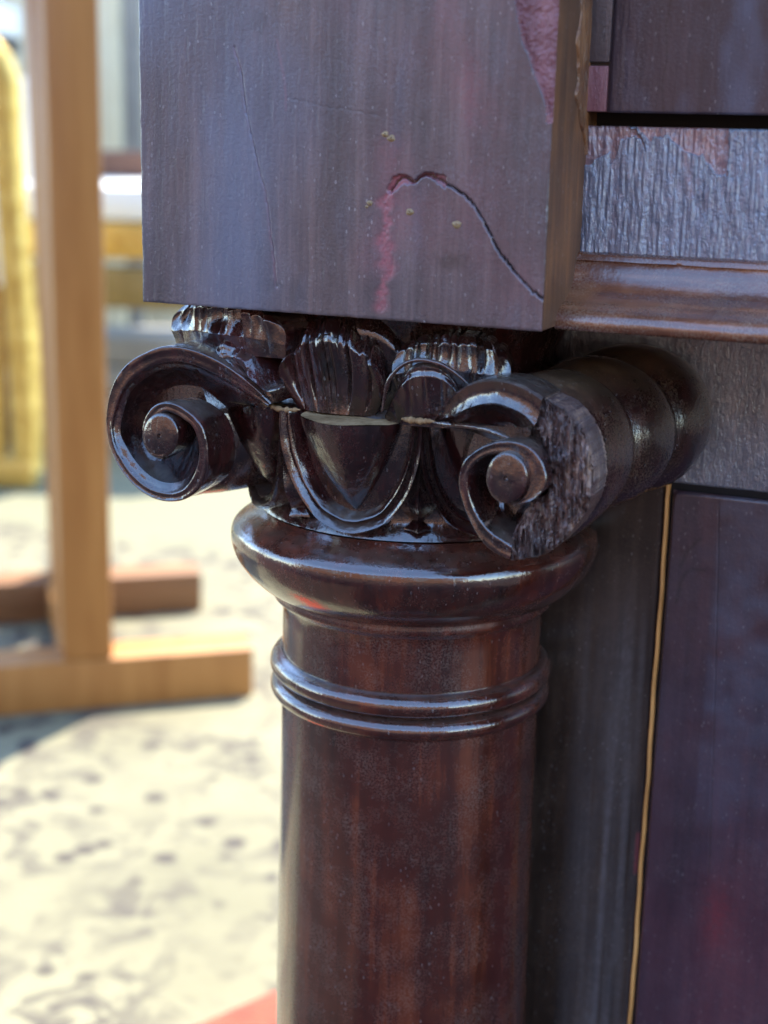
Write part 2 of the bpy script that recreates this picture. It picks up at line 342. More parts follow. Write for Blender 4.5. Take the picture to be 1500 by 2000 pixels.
# leaves: fan shells with ribs, scalloped curled tips
def leaf(cx, cz, Wd, H, Y0, lean=.010, lobes=7, face=0.0, name='leaf', rimlip=0.0, ribs=1.0, seed=0, base=.78, drop=.45, vein=1.0, lay=0.0, cs=.80, ca=.5, th=.0022):
    nv, nu = 54, 141; r = np.random.RandomState(seed); dep = .2+1.5*r.rand(lobes+1); tw = r.randn(lobes+1)*.25
    S = []
    for side in (0, 1):
        G = np.zeros((nv, nu, 3))
        for i in range(nv):
            v = i/(nv-1)
            for j in range(nu):
                u = -1+2*j/(nu-1); q = (u+1)/2*lobes; q = min(max(q+(.38*sin(seed*2.1+q*1.9)+.22*sin(q*3.1+seed) if lobes > 1 else 0)*sin(pi*(u+1)/2), 0), lobes-1e-6); li = min(int(q), lobes-1); lf = q-li
                sv = base+(1-base)*sin(min(1, v/.62)*pi/2)-max(0, v-.62)**2*.55
                lob = 1-(2*lf-1)**2
                x = Wd*.5*sv*(u+tw[li]*.03*lob*v); z = H*(v*(1-drop*abs(u)**2.6)-(.14 if seed == 1 else .075)*(1-lob)**2*max(0, v-.5)*2*v*(lobes > 1))
                rib = -ribs*.0013*(1-abs(sin(u*pi*2.6+.5-.5*(1-v))))**3*min(1, v*3)+ribs*(.0012*cos(u*pi*2.1+.6)+.0008*cos(u*pi*4.4+v*1.2))*v
                chv = max(0, (v-cs)/(1-cs))
                curl = lean*(min(v, .86)**1.6)*(1-.35*abs(u)**2)
                cham = -lean*ca*chv**1.1*(.75+.5*dep[li])-(.0018*dep[li]*lob*sin(min(1, chv)*pi*.8))*(lobes > 1)
                mid = -vein*.0016*(math.exp(-((u-.10*(1-v))/.045)**2)+.5*math.exp(-((u+.07)/.03)**2))*(v < .84)*min(1, v*3)
                dome = .0035*(1-u*u)
                y = -(curl+rib+cham+mid+dome+rimlip*math.exp(-((v-.95)/.05)**2))
                if side: y += th
                p = Vector((x, y, z)); p.rotate(Matrix.Rotation(face, 3, 'Z')); p.rotate(Matrix.Rotation(lay, 3, 'Y'))
                G[i, j] = (cx+p.x, Y0+p.y, cz+p.z)
        S.append(G)
    A = S[0].reshape(-1, 3); B = S[1].reshape(-1, 3); n = nv*nu
    F = [tuple(f) for f in grid_faces(nv, nu)]+[tuple(f[::-1]+n) for f in grid_faces(nv, nu)]
    bd = [(nv-1)*nu+j for j in range(nu)]+[i*nu+nu-1 for i in range(nv-1)][::-1]
    bd = [i*nu for i in range(nv-1)]+bd
    for a, b_ in zip(bd[:-1], bd[1:]): F.append((a, a+n, b_+n, b_))
    return mesh(name, np.vstack([A, B]), F, M_carve, capital, True, 38)
L0 = at(662, 795, -.056); L1_ = at(655, 622, -.062); leaf(L0[0]-.0015, .5135, .0362, L1_[2]-.5135, -.0550, .0080, 9, 0, seed=1, base=.74, drop=.40, cs=.76, ca=.62, ribs=1.9)
leaf(L0[0]+.0045, .5135, .0385, L1_[2]-.5125, -.0490, .006, 1, radians(4), seed=7, ribs=.2, vein=0, base=.8, drop=.5)
P = at(876, 745, -.058); leaf(P[0]-.001, .5220, .0370, .0195, -.0530, .0085, 10, radians(14), seed=2, base=.9, drop=.30, cs=.42, ca=.62, vein=0, ribs=.5, th=.015)
P = at(430, 685, -.058); leaf(P[0]+.0012, P[2]-.0005, .0510, .0168, -.0540, .0085, 9, radians(-14), seed=3, base=.95, drop=.28, cs=.36, ca=.55, vein=0, ribs=.5, th=.032)
P = at(832, 812, -.062); leaf(P[0]-.001, .5125, .0280, .0205, -.0560, .005, 1, radians(10), name='petal', rimlip=.0018, ribs=.35, seed=4, base=.9, drop=.85, vein=.0)
P = at(520, 790, -.060); leaf(P[0]-.0045, .5130, .0230, .0235, -.0540, .007, 5, radians(-35), name='petal', rimlip=.0010, ribs=1.2, seed=5, drop=.7, lay=radians(-18), th=.010)
P = at(492, 752, -.058); leaf(P[0]-.004, .5150, .0240, .0200, -.0520, .008, 5, radians(-30), name='petal', rimlip=.0010, ribs=1.2, seed=6, drop=.7, lay=radians(-30), th=.012)
# volutes --------------------------------------------------------------------
def ribbon(pairs, org, sc, yf, back, floor, n=320, lip=.00015, bev=.0006, name='volute', parent=None, concave=.0002):
    """carved spiral band: outer/inner outline stations, front plane yf(s), wall depth behind, channel depth inside"""
    O = splinek([(org[0]+o[0]/sc, org[1]+o[1]/sc) for o, i in pairs], n)
    I = splinek([(org[0]+i[0]/sc, org[1]+i[1]/sc) for o, i in pairs], n)
    s = np.linspace(0, 1, n); yy = np.interp(s, np.linspace(0, 1, len(yf)), yf)
    bb = np.interp(s, np.linspace(0, 1, len(back)), back); ff = np.interp(s, np.linspace(0, 1, len(floor)), floor)
    rows = []
    for k in range(n):
        o = at(O[k, 0], O[k, 1], yy[k]); i = at(I[k, 0], I[k, 1], yy[k]); d = i-o; L = np.linalg.norm(d)+1e-9; d /= L
        b = min(bev, L*.3); Y = np.array([0, 1., 0])
        row = [o+Y*bb[k]+d*.0006, o+Y*bb[k]*.5+d*.0001, o+Y*b*1.2, o+Y*b*.5+d*b*.15, o+d*b*.6-Y*.0000, o+d*b-Y*lip,
               o+d*(b+(L-2*b)*.30)+Y*concave*.6, o+d*(L*.5)+Y*concave, o+d*(b+(L-2*b)*.72)+Y*concave*.7,
               i-d*b-Y*lip*.6, i-d*b*.5+Y*b*.1, i+Y*b*.6, i+d*.0004+Y*b*1.6, i+d*.0012+Y*ff[k]*.55, i+d*.0028+Y*ff[k]]
        rows.append(row)
    return loft(name, rows, M_carve, parent, ang=55), O, I
def disc(name, cx, cy, rx, ry, Y, depth, parent, dome=.0006, hole=True, mat=None):
    rows = []; n = 64
    for rr, yy in ((1.0, depth), (1.0, .0009), (.985, .0003), (.93, 0), (.8, -dome*.3), (.5, -dome*.8), (.22, -dome), (.12, -dome), (.08, .0006 if hole else -dome), (.01, .0008 if hole else -dome)):
        rows.append([at(cx+rx*rr*cos(a), cy+ry*rr*sin(a), Y)+np.array([0, yy, 0]) for a in np.linspace(0, 2*pi, n, endpoint=False)])
    return loft(name, rows, mat or M_carve, parent, False, True, ang=50)

LP = [((1010, 655), (985, 675)), ((930, 575), (885, 612)), ((840, 500), (785, 548)), ((740, 432), (680, 492)), ((620, 372), (565, 442)), ((500, 338), (455, 425)),
      ((390, 338), (355, 445)), ((290, 375), (268, 490)), ((200, 430), (200, 550)), ((128, 520), (158, 625)), ((88, 640), (126, 720)), ((75, 770), (112, 810)), ((95, 900), (135, 905)),
      ((150, 1020), (188, 1003)), ((230, 1120), (256, 1083)), ((320, 1185), (337, 1138)), ((420, 1213), (427, 1160)), ((520, 1200), (500, 1146)), ((600, 1140), (552, 1092)),
      ((642, 1050), (586, 1018)), ((652, 940), (600, 930)), ((640, 850), (590, 858)), ((605, 765), (560, 788)), ((540, 700), (507, 745)), ((465, 657), (450, 712)),
      ((395, 650), (405, 705)), ((335, 680), (375, 730)), ((292, 745), (350, 770)), ((278, 830), (345, 830)), ((297, 910), (355, 880)), ((342, 958), (370, 910)), ((400, 975), (400, 900))]
volL, LO, LI = ribbon(LP, (180, 560), 2.885, [-.0600, -.064, -.068, -.0715, -.073, -.074, -.075, -.076, -.077, -.077, -.0775, -.078], [.018, .022, .024, .024, .022, .020, .020, .018, .014, .012, .012],
              [.002, .002, .002, .002, .002, .002, .006, .012, .012, .012, .011], parent=capital)
disc('volute_eye', 180+383/2.885, 560+840/2.885, 100/2.885, 128/2.885, -.0777, .012, volL)
def bowl(name, outline_px, c_px, yr, yc, parent, power=1.5, shrink=1.0, mat=None):
    rows = []
    for t in np.linspace(0, 1, 14):
        rows.append([at(c_px[0]+(q[0]-c_px[0])*(1-t)*shrink, c_px[1]+(q[1]-c_px[1])*(1-t)*shrink, yr+(yc-yr)*(1-(1-t)**power)) for q in outline_px])
    return loft(name, rows, mat or M_carve, parent, False, True, ang=60)
# floor of the left channel: outline of the first turn
def scoop(name, st, c_px, depth, parent, n=26, power=2.2, mat=None):
    """hollow scooped channel: starts flush at the rim and falls away towards the middle"""
    rows = []
    for t in np.linspace(0, 1, n):
        rows.append([at(c_px[0]+(q[0]-c_px[0])*(1-t), c_px[1]+(q[1]-c_px[1])*(1-t), q[2]+depth*(1-(1-t)**power)) for q in st])
    return loft(name, rows, mat or M_carve, parent, False, True, ang=60)
k1 = int(320*17.5/31); ks = np.linspace(0, 1, 320); yl = np.interp(ks, np.linspace(0, 1, 12), [-.0600, -.064, -.068, -.0715, -.073, -.074, -.075, -.076, -.077, -.077, -.0775, -.078])
st = [(LI[k, 0]*.85+LO[k, 0]*.15, LI[k, 1]*.85+LO[k, 1]*.15, yl[k]+.0012) for k in range(4, k1, 3)]
st += [(180+x/2.885, 560+y/2.885, yy) for x, y, yy in ((590, 1010, -.071), (600, 930, -.068), (600, 850, -.066), (640, 760, -.064), (720, 690, -.062), (820, 665, -.061), (900, 665, -.060))]
scoop('channel', st, (180+400/2.885, 560+850/2.885), .016, volL)
# scroll body behind the left volute
def bolster(name, prof, parent, n=140):
    """lathe-like scroll body: rows of (y, centre x, centre z, radius x, radius z)"""
    G = [[(cx+rx*cos(a), y, cz+rz*sin(a)) for a in np.linspace(0, 2*pi, n, endpoint=False)] for y, cx, cz, rx, rz in prof]
    return recalc(loft(name, G, M_scroll, parent, False, True, ang=40, cap=True))
cL = at(300, 826, -.058)
bolster('scroll_body', [(-.0560, -.0712, .5030, .0190, .0250), (-.0520, -.0690, .5030, .0212, .0258), (-.0490, -.0672, .5030, .0222, .0256), (-.0482, -.0668, .5030, .0216, .0248), (-.0470, -.0660, .5028, .0226, .0250),
         (-.0420, -.0625, .5022, .0250, .0246), (-.0360, -.0590, .5015, .0268, .0236), (-.0290, -.0570, .5010, .0270, .0220), (-.02, -.058, .501, .0250, .0205), (-.01, -.060, .501, .0240, .0220), (.0, -.062, .501, .0240, .0240), (.02, -.064, .501, .0230, .0250), (WY, -.064, .501, .0220, .0240)], volL)
RP_A = [((225, 758), (245, 765)), ((290, 650), (335, 742)), ((390, 558), (395, 715)), ((490, 500), (465, 680)), ((600, 480), (560, 654)), ((700, 487), (650, 652)), ((800, 515), (740, 682)), ((890, 560), (830, 728)), ((955, 605), (900, 800))]
RP_B = [((735, 1685), (748, 1592)), ((660, 1655), (682, 1547)), ((580, 1598), (602, 1492)), ((500, 1490), (541, 1418)), ((430, 1340), (490, 1325)), ((395, 1210), (458, 1210)), ((395, 1110), (460, 1115)), ((425, 1025), (500, 1045)), ((487, 965), (548, 1005)),
        ((560, 920), (605, 985)), ((650, 893), (680, 975)), ((750, 890), (745, 990)), ((850, 920), (805, 1030)), ((930, 995), (845, 1090)), ((976, 1100), (853, 1150)), ((976, 1190), (848, 1210)), ((930, 1257), (822, 1262)), ((850, 1310), (780, 1292)), ((770, 1325), (730, 1306))]
oR = (780, 600); sR = 3.409
volR, RAO, RAI = ribbon(RP_A, oR, sR, [-.0620, -.067, -.0705, -.073, -.074, -.074], [.014, .018, .020, .020], [.010, .012, .014, .014], n=150, parent=capital, lip=.0005, concave=.0008)
coilR, RBO, RBI = ribbon(RP_B, oR, sR, [-.0740, -.0755, -.076, -.0765, -.077, -.0775, -.078], [.020, .020, .018, .016, .014, .012], [.012, .012, .010, .009, .008], n=220, parent=volR, name='spiral_band')
disc('volute_eye', 780+712/sR, 600+1138/sR, 138/sR, 172/sR, -.0795, .014, volR)
# rough face where the outer turn has broken away
outer = spline([(780+x/sR, 600+y/sR) for x, y in [(955, 600), (1030, 640), (1110, 690), (1200, 800), (1262, 940), (1290, 1090), (1275, 1260), (1215, 1400), (1110, 1540), (980, 1640), (860, 1672), (752, 1688)]], 150)
inner = spline([(780+x/sR, 600+y/sR) for x, y in [(885, 602), (880, 700), (915, 800), (955, 890), (990, 1000), (1005, 1140), (985, 1235), (915, 1275), (855, 1335), (800, 1420), (765, 1490), (742, 1560), (738, 1680)]], 150)
outer = outer+np.random.RandomState(5).randn(150, 2)*.9; inner = inner+np.random.RandomState(6).randn(150, 2)*.7
rows = []; nn = 44
for k in range(150):
    row = [at(inner[k, 0], inner[k, 1], -.0600), at(inner[k, 0], inner[k, 1], -.066)]
    for j in range(nn):
        q = inner[k]*(1-j/(nn-1))+outer[k]*(j/(nn-1))
        fib = fbm(np.array(q[0]*.30), np.array(q[1]*.022), 3, 3); g2 = vnoise(np.array(q[0]*.45), np.array(q[1]*.10), 9); g3 = vnoise(np.array(q[0]*.05), np.array(q[1]*.03), 12)
        e = min(j, nn-1-j)/nn
        y = -.0700+.0036*(fib-.45)+.0020*(g2-.5)+.0030*(g3-.5)+(.0010 if e < .03 else 0)-.0012*math.exp(-((q[0]-1072)/6.)**2)
        row.append(at(q[0], q[1], float(y)))
    po = at(outer[k, 0], outer[k, 1], -.069)
    row += [po+np.array([0, .001, 0]), po+np.array([0, .006, 0]), po+np.array([0, .016, 0])]
    rows.append(row)
brk = loft('broken_face', rows, M_broken, volR, ang=60)
z3 = lambda L, y: [(780+x/sR, 600+v/sR, y) for x, v in L]
st = [(q[0], q[1], -.0715) for q in RAI[14:148:4]]+z3([(890, 760), (925, 830), (965, 910), (990, 1000), (1003, 1130)], -.066)+z3([(955, 1110), (910, 1020), (840, 955), (750, 915), (650, 900), (560, 860), (450, 815), (350, 790)], -.066)
scoop('channel', st, (780+760/sR, 600+800/sR), .010, volR)
st = [(q[0], q[1], -.0735) for q in RBI[4:95:4]]+z3([(640, 1000), (760, 1010), (860, 1100), (960, 1200), (925, 1280), (860, 1340), (805, 1430), (770, 1500), (750, 1570)], -.066)
scoop('channel', st, (780+690/sR, 600+1230/sR), .012, volR)
prs = []
for y, k in [(-.0600, .80), (-.0570, .90), (-.0545, .975), (-.050, 1.02), (-.040, 1.03), (-.034, 1.01), (-.0290, .94), (-.0265, .87), (-.0255, .84), (-.0245, .86), (-.021, .95), (-.016, 1.01), (-.009, 1.03), (-.003, .97), (-.0008, .90), (.0004, .82), (.0016, .84), (.004, .93), (.010, 1.02), (.018, 1.04), (.026, 1.01), (WY+.0005, .90)]:
    q = lambda L: np.interp(y, [-.06, -.03, -.005, .02, .035], L)
    prs.append((y, q([.0580, .0625, .0672, .0722, .0730]), q([.5018, .5052, .5062, .5070, .5070]), q([.0222, .0240, .0262, .0268, .0262])*k, q([.0268, .0252, .0250, .0252, .0250])*k))
bolster('scroll_body', prs, volR)
def ridge(name, P, r, mat, parent, n=60, rough_=.0002):
    P = spline(P, n); T = np.gradient(P, axis=0); T /= np.linalg.norm(T, axis=1)[:, None]; rows = []
    for k, (p_, t_) in enumerate(zip(P, T)):
        a_ = np.cross(t_, (0, 1., 0)); a_ /= np.linalg.norm(a_)+1e-9; b_ = np.cross(t_, a_)
        rr = (r+rough_*(random.random()-.5))*(.35+.65*min(1, 6*k/(n-1), 6*(1-k/(n-1))))
        rows.append([p_+a_*rr*cos(x)+b_*rr*sin(x) for x in np.linspace(0, 2*pi, 9, endpoint=False)])
    return recalc(loft(name, rows, mat, parent, False, True, ang=70))
z3p = lambda x, y, Y: at(780+x/sR, 600+y/sR, Y)
ridge('edge_bead', [z3p(225, 768, -.0625), z3p(330, 782, -.0650), z3p(480, 795, -.0670), z3p(600, 822, -.069), z3p(700, 862, -.0705), z3p(760, 885, -.071)], .0009, M_carve, volR)
ridge('edge_bead', [at(785, 818, -.0600), at(815, 822, -.0615), at(850, 823, -.0625)], .0009, M_raw, capital, 24, .0007)
ridge('edge_bead', [at(524, 792, -.0570), at(552, 800, -.0575), at(586, 800, -.0580)], .0008, M_raw, capital, 24, .0007)
ridge('edge_bead', [at(746, 805, -.062), at(752, 770, -.062), at(762, 738, -.063), at(788, 712, -.063), at(822, 703, -.063), at(862, 712, -.062), at(893, 732, -.061), at(916, 752, -.060)], .00075, M_carve, capital, 50, .0002)
# ---- plinth block ----------------------------------------------------------------
PX0, PX1, PY, PZ0, PZ1 = -.0693, .0652, -.070, .5462, .760
def px(P, Y=PY): return np.array([[at(a, b, Y)[0], at(a, b, Y)[2]] for a, b in P])
plinth = box('plinth_block', (PX0+.0002, PY+.0016, PZ0+.0001), (PX1-.0002, WY, PZ1), M_side, cabinet, 0)
def panel(nx, nz, x0, x1, z0, z1): 
    X, Z = np.meshgrid(np.linspace(x0, x1, nx), np.linspace(z0, z1, nz), indexing='xy'); return X, Z
X, Z = panel(470, 400, PX0, PX1, PZ0, .665)
crackA = jag(px([(762, 372), (775, 352), (790, 346), (806, 356), (830, 341), (858, 352), (882, 366), (918, 392), (948, 440), (975, 492), (1003, 528), (1032, 562), (1058, 583)]), 80, .00016, 1)
crackL = jag(px([(457, 92), (470, 140), (478, 200), (490, 262), (505, 330), (520, 385), (526, 440), (534, 500), (540, 560)]), 60, .00010, 2)
scarV = jag(px([(762, 372), (752, 400), (757, 430), (751, 470), (760, 505), (752, 545), (742, 600)]), 40, .0006, 3)
fineC = jag(px([(560, 190), (620, 205), (680, 215), (740, 226)]), 30, .0002, 4)
scrO = jag(px([(540, 78), (548, 120), (556, 165), (558, 215)]), 30, .0001, 5)
chipP = px([(1003, -60), (1005, 0), (1012, 40), (1020, 80), (1034, 112), (1046, 150), (1060, 185), (1066, 205), (1068, 240), (1100, 240), (1110, -60)])
top_ = np.array([[chipP[0][0]-.004, .665], [chipP[-1][0]+.01, .665]])
chip = inside(X, Z, np.vstack([chipP[:1]+[[-.001, .03]], chipP, chipP[-1:]+[[0, .03]]]))
fragP = np.vstack([crackA, px([(1075, 640), (1070, 700), (735, 640)]), scarV[::-1]]); frag = inside(X, Z, fragP)
dA = dist_poly(X, Z, crackA); dL = dist_poly(X, Z, crackL); dS = dist_poly(X, Z, scarV); dF = dist_poly(X, Z, fineC); dO = dist_poly(X, Z, scrO)
crk = np.exp(-(dA/.00030)**2)*(.5+.7*vnoise(X*900, Z*900, 4)); crkL = np.exp(-(dL/.00030)**2)*(.4+.6*vnoise(X*500, Z*300, 5))
chp = (dA/(.0003+.0016*vnoise(X*240, Z*240, 8)**2) < 1)*(X < .034)
scw = .0016*(.4+1.1*vnoise(X*0+3.1, Z*260, 6)); scar = np.exp(-(dS/scw)**2)*(Z < .592)
dep = .0011*crk+.0006*crkL+.00035*scar*(fbm(X*1500, Z*900, 5))+.0009*chp+.00006*np.exp(-(dF/.00025)**2)
wav = .00022*fbm(X*90, Z*50, 20, 4)+.00012*fbm(X*900, Z*160, 30, 3)
eb = .0009; ex = np.minimum(X-PX0, PX1-X); ez = Z-PZ0
ew = .0011*fbm(X*0+Z*300, X*300, 40)
rnd = lambda d: np.where(d < eb, eb-np.sqrt(np.maximum(0, eb*eb-(eb-np.maximum(d, 0))**2)), 0)
Yp = PY+dep+wav+rnd(ex+ew*.6)+rnd(ez+ew*.6)
lift = np.where(frag, -.00025*np.exp(-dA/.004), 0); Yp = Yp+lift
Yp = np.where(chip, PY+.0013+.0012*(fbm(X*500, Z*350, 50, 4)-.5)+.0006*(fbm(X*1600, Z*1600, 51, 2)-.5), Yp)
red = np.exp(-(dist_poly(X, Z, px([(940, 420), (1000, 560)]))/.012)**2)*.16+np.exp(-(dist_poly(X, Z, px([(730, 500), (770, 420), (760, 300)]))/.006)**2)*.30+np.exp(-(dist_poly(X, Z, px([(880, 0), (900, 120), (930, 230)]))/.006)**2)*.5*fbm(X*300, Z*90, 60)
sattr = np.clip(scar*.9+chp*.6+red*(.6+.8*fbm(X*200, Z*60, 61))+.35*np.exp(-(dO/.0004)**2)+.55*np.exp(-(dL/.0005)**2)+.28*np.clip(fbm(X*34+7, Z*20+3, 63, 4)*2.6-1.25, 0, 1)*np.clip((X+.04)/.05, 0, 1), 0, 1)
cattr = np.clip(crk*.95+crkL*.8+.15*np.exp(-(dF/.0002)**2), 0, 1)
blots = sum(np.clip(1.3-np.hypot((X-q[0])/a_, (Z-q[1])/b_)-1.3*(fbm(X*420, Z*420, 66)-.3), 0, 1) for q, a_, b_ in ((px([(525, 556)])[0], .0045, .0022), (px([(578, 572)])[0], .0028, .0050), (px([(505, 42)])[0], .0035, .0040), (px([(880, 510)])[0], .006, .003)))
cattr = np.clip(cattr+.45*np.clip(blots*1.5, 0, 1), 0, 1)
blu = np.clip(fbm(X*28+4, Z*14, 70, 3)*2.2-.55, 0, 1)*np.clip((.030-X)/.06, .0, 1)*.75+.25*np.clip(fbm(X*160+9, Z*40, 71, 3)*3-1.7, 0, 1)  # blue-grey sky reflection painted in as clouds, stronger towards the left
V = np.stack([X, Yp, Z], -1).reshape(-1, 3); F = grid_faces(400, 470)
fm = lambda m: m.ravel()[F].sum(1) >= 2
def sub(name, mask, mat, parent, **kw):
    f = F[mask]; u, inv = np.unique(f, return_inverse=True); f = inv.reshape(f.shape)
    o = mesh(name, V[u], f, mat, parent, True, 0, attrs={'scar': sattr.ravel()[u], 'crack': cattr.ravel()[u], 'haze_sheen': blu.ravel()[u]}); return o
mc = fm(chip); mf = fm(frag) & ~mc
sub('veneer_sheet', ~mc & ~mf, M_plinth, plinth); sub('veneer_fragment', mf, M_plinth, plinth)['label'] = 'cracked corner piece of veneer lifting along a curved split'
sub('exposed_core', mc, M_core, plinth)
box('upper_veneer', (PX0, PY+.0002, .665), (.0565, PY+.003, PZ1), M_plinth, plinth)
for qx, qy, r_ in ((722, 397, .0011), (800, 414, .0014), (892, 439, .0015), (752, 262, .0011), (764, 270, .0013), (716, 404, .0006)):
    P = at(qx, qy, PY); rows = [[(P[0]+r_*k*cos(a)*(1+.2*sin(3*a+qx)), PY+.0002-.0006*(1-k*k)+(.0004 if k < .3 else 0), P[2]+r_*k*sin(a)*.8) for a in np.linspace(0, 2*pi, 14, endpoint=False)] for k in (1.2, .9, .6, .3, .05)]
    loft('filled_pin_hole', rows, M_pin, plinth, False, True, ang=60)

_y = np.linspace(-.0540, -.0330, 60); _z = np.linspace(.596, .70, 160); YY, ZZ = np.meshgrid(_y, _z)
_edge = np.clip((YY-(-.0545+.0120*fbm(ZZ*0+1, ZZ*110, 130, 3)+.016*np.clip((.612-ZZ)/.016, 0, 1)))/.0006, 0, 1)
mesh('torn_edge', np.stack([PX1-.0012+.0016*_edge+.0012*(fbm(YY*900, ZZ*120, 131, 4)-.4)*_edge, YY, ZZ], -1), grid_faces(160, 60)[:, ::-1], M_torn, plinth, True, 0)
# ---- frieze board, moulding, upper panel -----------------------------------------
FY = -.033
XR = .42
def hf(name, x0, x1, z0, z1, nx, nz, yfun, mat, parent, sc=None, cr=None, hz=None):
    X, Z = panel(nx, nz, x0, x1, z0, z1); Y = yfun(X, Z)
    zz = np.zeros(X.shape)
    A = {'scar': sc(X, Z).ravel() if sc else zz.ravel(), 'crack': cr(X, Z).ravel() if cr else zz.ravel(), 'haze_sheen': hz(X, Z).ravel() if hz else zz.ravel()}
    return mesh(name, np.stack([X, Y, Z], -1), grid_faces(nz, nx), mat, parent, True, 0, attrs=A)
fz0, fz1 = at_x(1140, 495, PX1)[2], at(1300, 248, FY)[2]
p = lambda L: px(L, FY)
chip1 = p([(1130, 240), (1240, 250), (1262, 300), (1240, 262), (1225, 270), (1207, 280), (1200, 305), (1192, 322), (1188, 300), (1165, 305), (1150, 325), (1130, 330)])
chip2 = p([(1240, 240), (1330, 246), (1424, 240), (1424, 250), (1420, 345), (1405, 347), (1390, 335), (1370, 305), (1345, 298), (1338, 300), (1325, 285), (1300, 262), (1270, 275), (1250, 262)])
drip = p([(1336, 290), (1342, 330), (1350, 385)])
def fr_m(X, Z):
    X = X+.0016*(fbm(X*500, Z*300, 121, 3)-.45); Z = Z+.0030*(fbm(X*700, Z*90, 122, 3)-.45)
    a = inside(X, Z, chip1) | inside(X, Z, chip2); return a
def fr_y(X, Z):
    m = fr_m(X, Z); near = np.clip((.118-X)/.05, 0, 1)
    y = FY+.0013*(fbm(X*430+2.5*fbm(X*70, Z*50, 3), Z*38, 80, 3)-.5)*(.25+.75*near)+.0005*(vnoise(X*1400, Z*160, 88)-.5)+.0003*(fbm(X*1500, Z*300, 81, 2)-.5)+.0004*fbm(X*60, Z*40, 82)
    y = y+np.where(m, .0011+.0007*(fbm(X*600, Z*300, 83, 3)-.4), 0)
    return y+rnd(np.maximum(0, fz1-Z))*.8
frieze = hf('frieze_board', PX1-.001, .135, fz0-.001, fz1, 330, 260, fr_y, M_frieze, cabinet,
   sc=lambda X, Z: np.clip(fr_m(X, Z)*(.8+.5*fbm(X*400, Z*400, 84))+.5*np.exp(-(dist_poly(X, Z, drip)/.0010)**2)+.5*np.exp(-((X-.0745)/.0016)**2)*vnoise(X*300, Z*100, 2), 0, 1),
   cr=lambda X, Z: .6*np.clip(fbm(X*900, Z*260, 86)*2.4-1.5, 0, 1)*np.clip((.112-X)/.03, 0, 1),
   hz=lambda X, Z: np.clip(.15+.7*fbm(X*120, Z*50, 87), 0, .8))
box('frieze_backing', (PX1-.001, FY+.002, fz0), (XR, WY, fz1-.0002), M_case, cabinet)
box('frieze_board', (.135, FY, fz0-.001), (XR, FY+.002, fz1), M_frieze, cabinet)['haze'] = 0
gz = at(1300, 222, -.034)[2]
box('recessed_groove', (PX1-.001, -.022, fz1-.0004), (XR, WY, gz+.004), M_black, cabinet)
UY = -.037
hf('upper_panel', at(1160, 100, UY)[0]+.0048, .135, gz, .665, 200, 160, lambda X, Z: UY+.0004*fbm(X*60, Z*30, 90)+.00015*fbm(X*900, Z*120, 91)+rnd(Z-gz+.0003)+rnd(X-.0722), M_dull, cabinet,
   cr=lambda X, Z: .5*(np.abs(X-.0885+.0004*np.sin(Z*400)) < .0002), hz=lambda X, Z: np.clip(fbm(X*90, Z*40, 92)*1.2-.5, 0, .6))
box('upper_panel_edging', (PX1, UY+.0006, at(1160, 125, UY)[2]+.0006), (.0718, UY+.01, .665), M_plinth, cabinet, .0005)
box('upper_panel_edging', (PX1, UY+.0009, gz+.0002), (.0716, UY+.01, at(1160, 125, UY)[2]-.0004), M_core, cabinet, .0006)
box('upper_panel_core', (PX1-.001, UY+.0022, gz+.0008), (XR, WY, PZ1), M_case, cabinet)
box('upper_panel', (.135, UY+.0002, gz), (XR, UY+.003, PZ1), M_door, cabinet)
# moulding profile (Y,Z) extruded along X
zt = fz0
mp_ = [(FY+.001, zt+.0012), (FY-.0012, zt+.0008), (FY-.0026, zt-.0002), (FY-.0030, zt-.0014), (FY-.0026, zt-.0019), (FY-.0032, zt-.0024), (FY-.0044, zt-.0040), (FY-.0046, zt-.0052), (FY-.0050, zt-.0060)]
mp_ += [tuple(q) for q in spline([(FY-.0054, zt-.0072), (FY-.0078, zt-.0098), (FY-.0120, zt-.0122), (FY-.0165, zt-.0138), (FY-.0205, zt-.0156), (FY-.0222, zt-.0178), (FY-.0222, zt-.0198)], 18)]
mp_ += [(FY-.0218, zt-.0206), (FY-.0208, zt-.0210), (FY-.010, zt-.0212), (.0, zt-.0212), (WY, zt-.0212)]
xs = np.r_[np.linspace(PX1-.0005, .14, 200), .2, XR]
G = [[(x, y+.00025*(float(fbm(np.array(x*300), np.array(k*.7), 95))-.5), z+.0003*(float(fbm(np.array(x*160), np.array(k*.5), 96))-.5)) for k, (y, z) in enumerate(mp_)] for x in xs]
recalc(loft('cornice_moulding', G, M_mould, cabinet, ang=50))
zr = zt-.0205
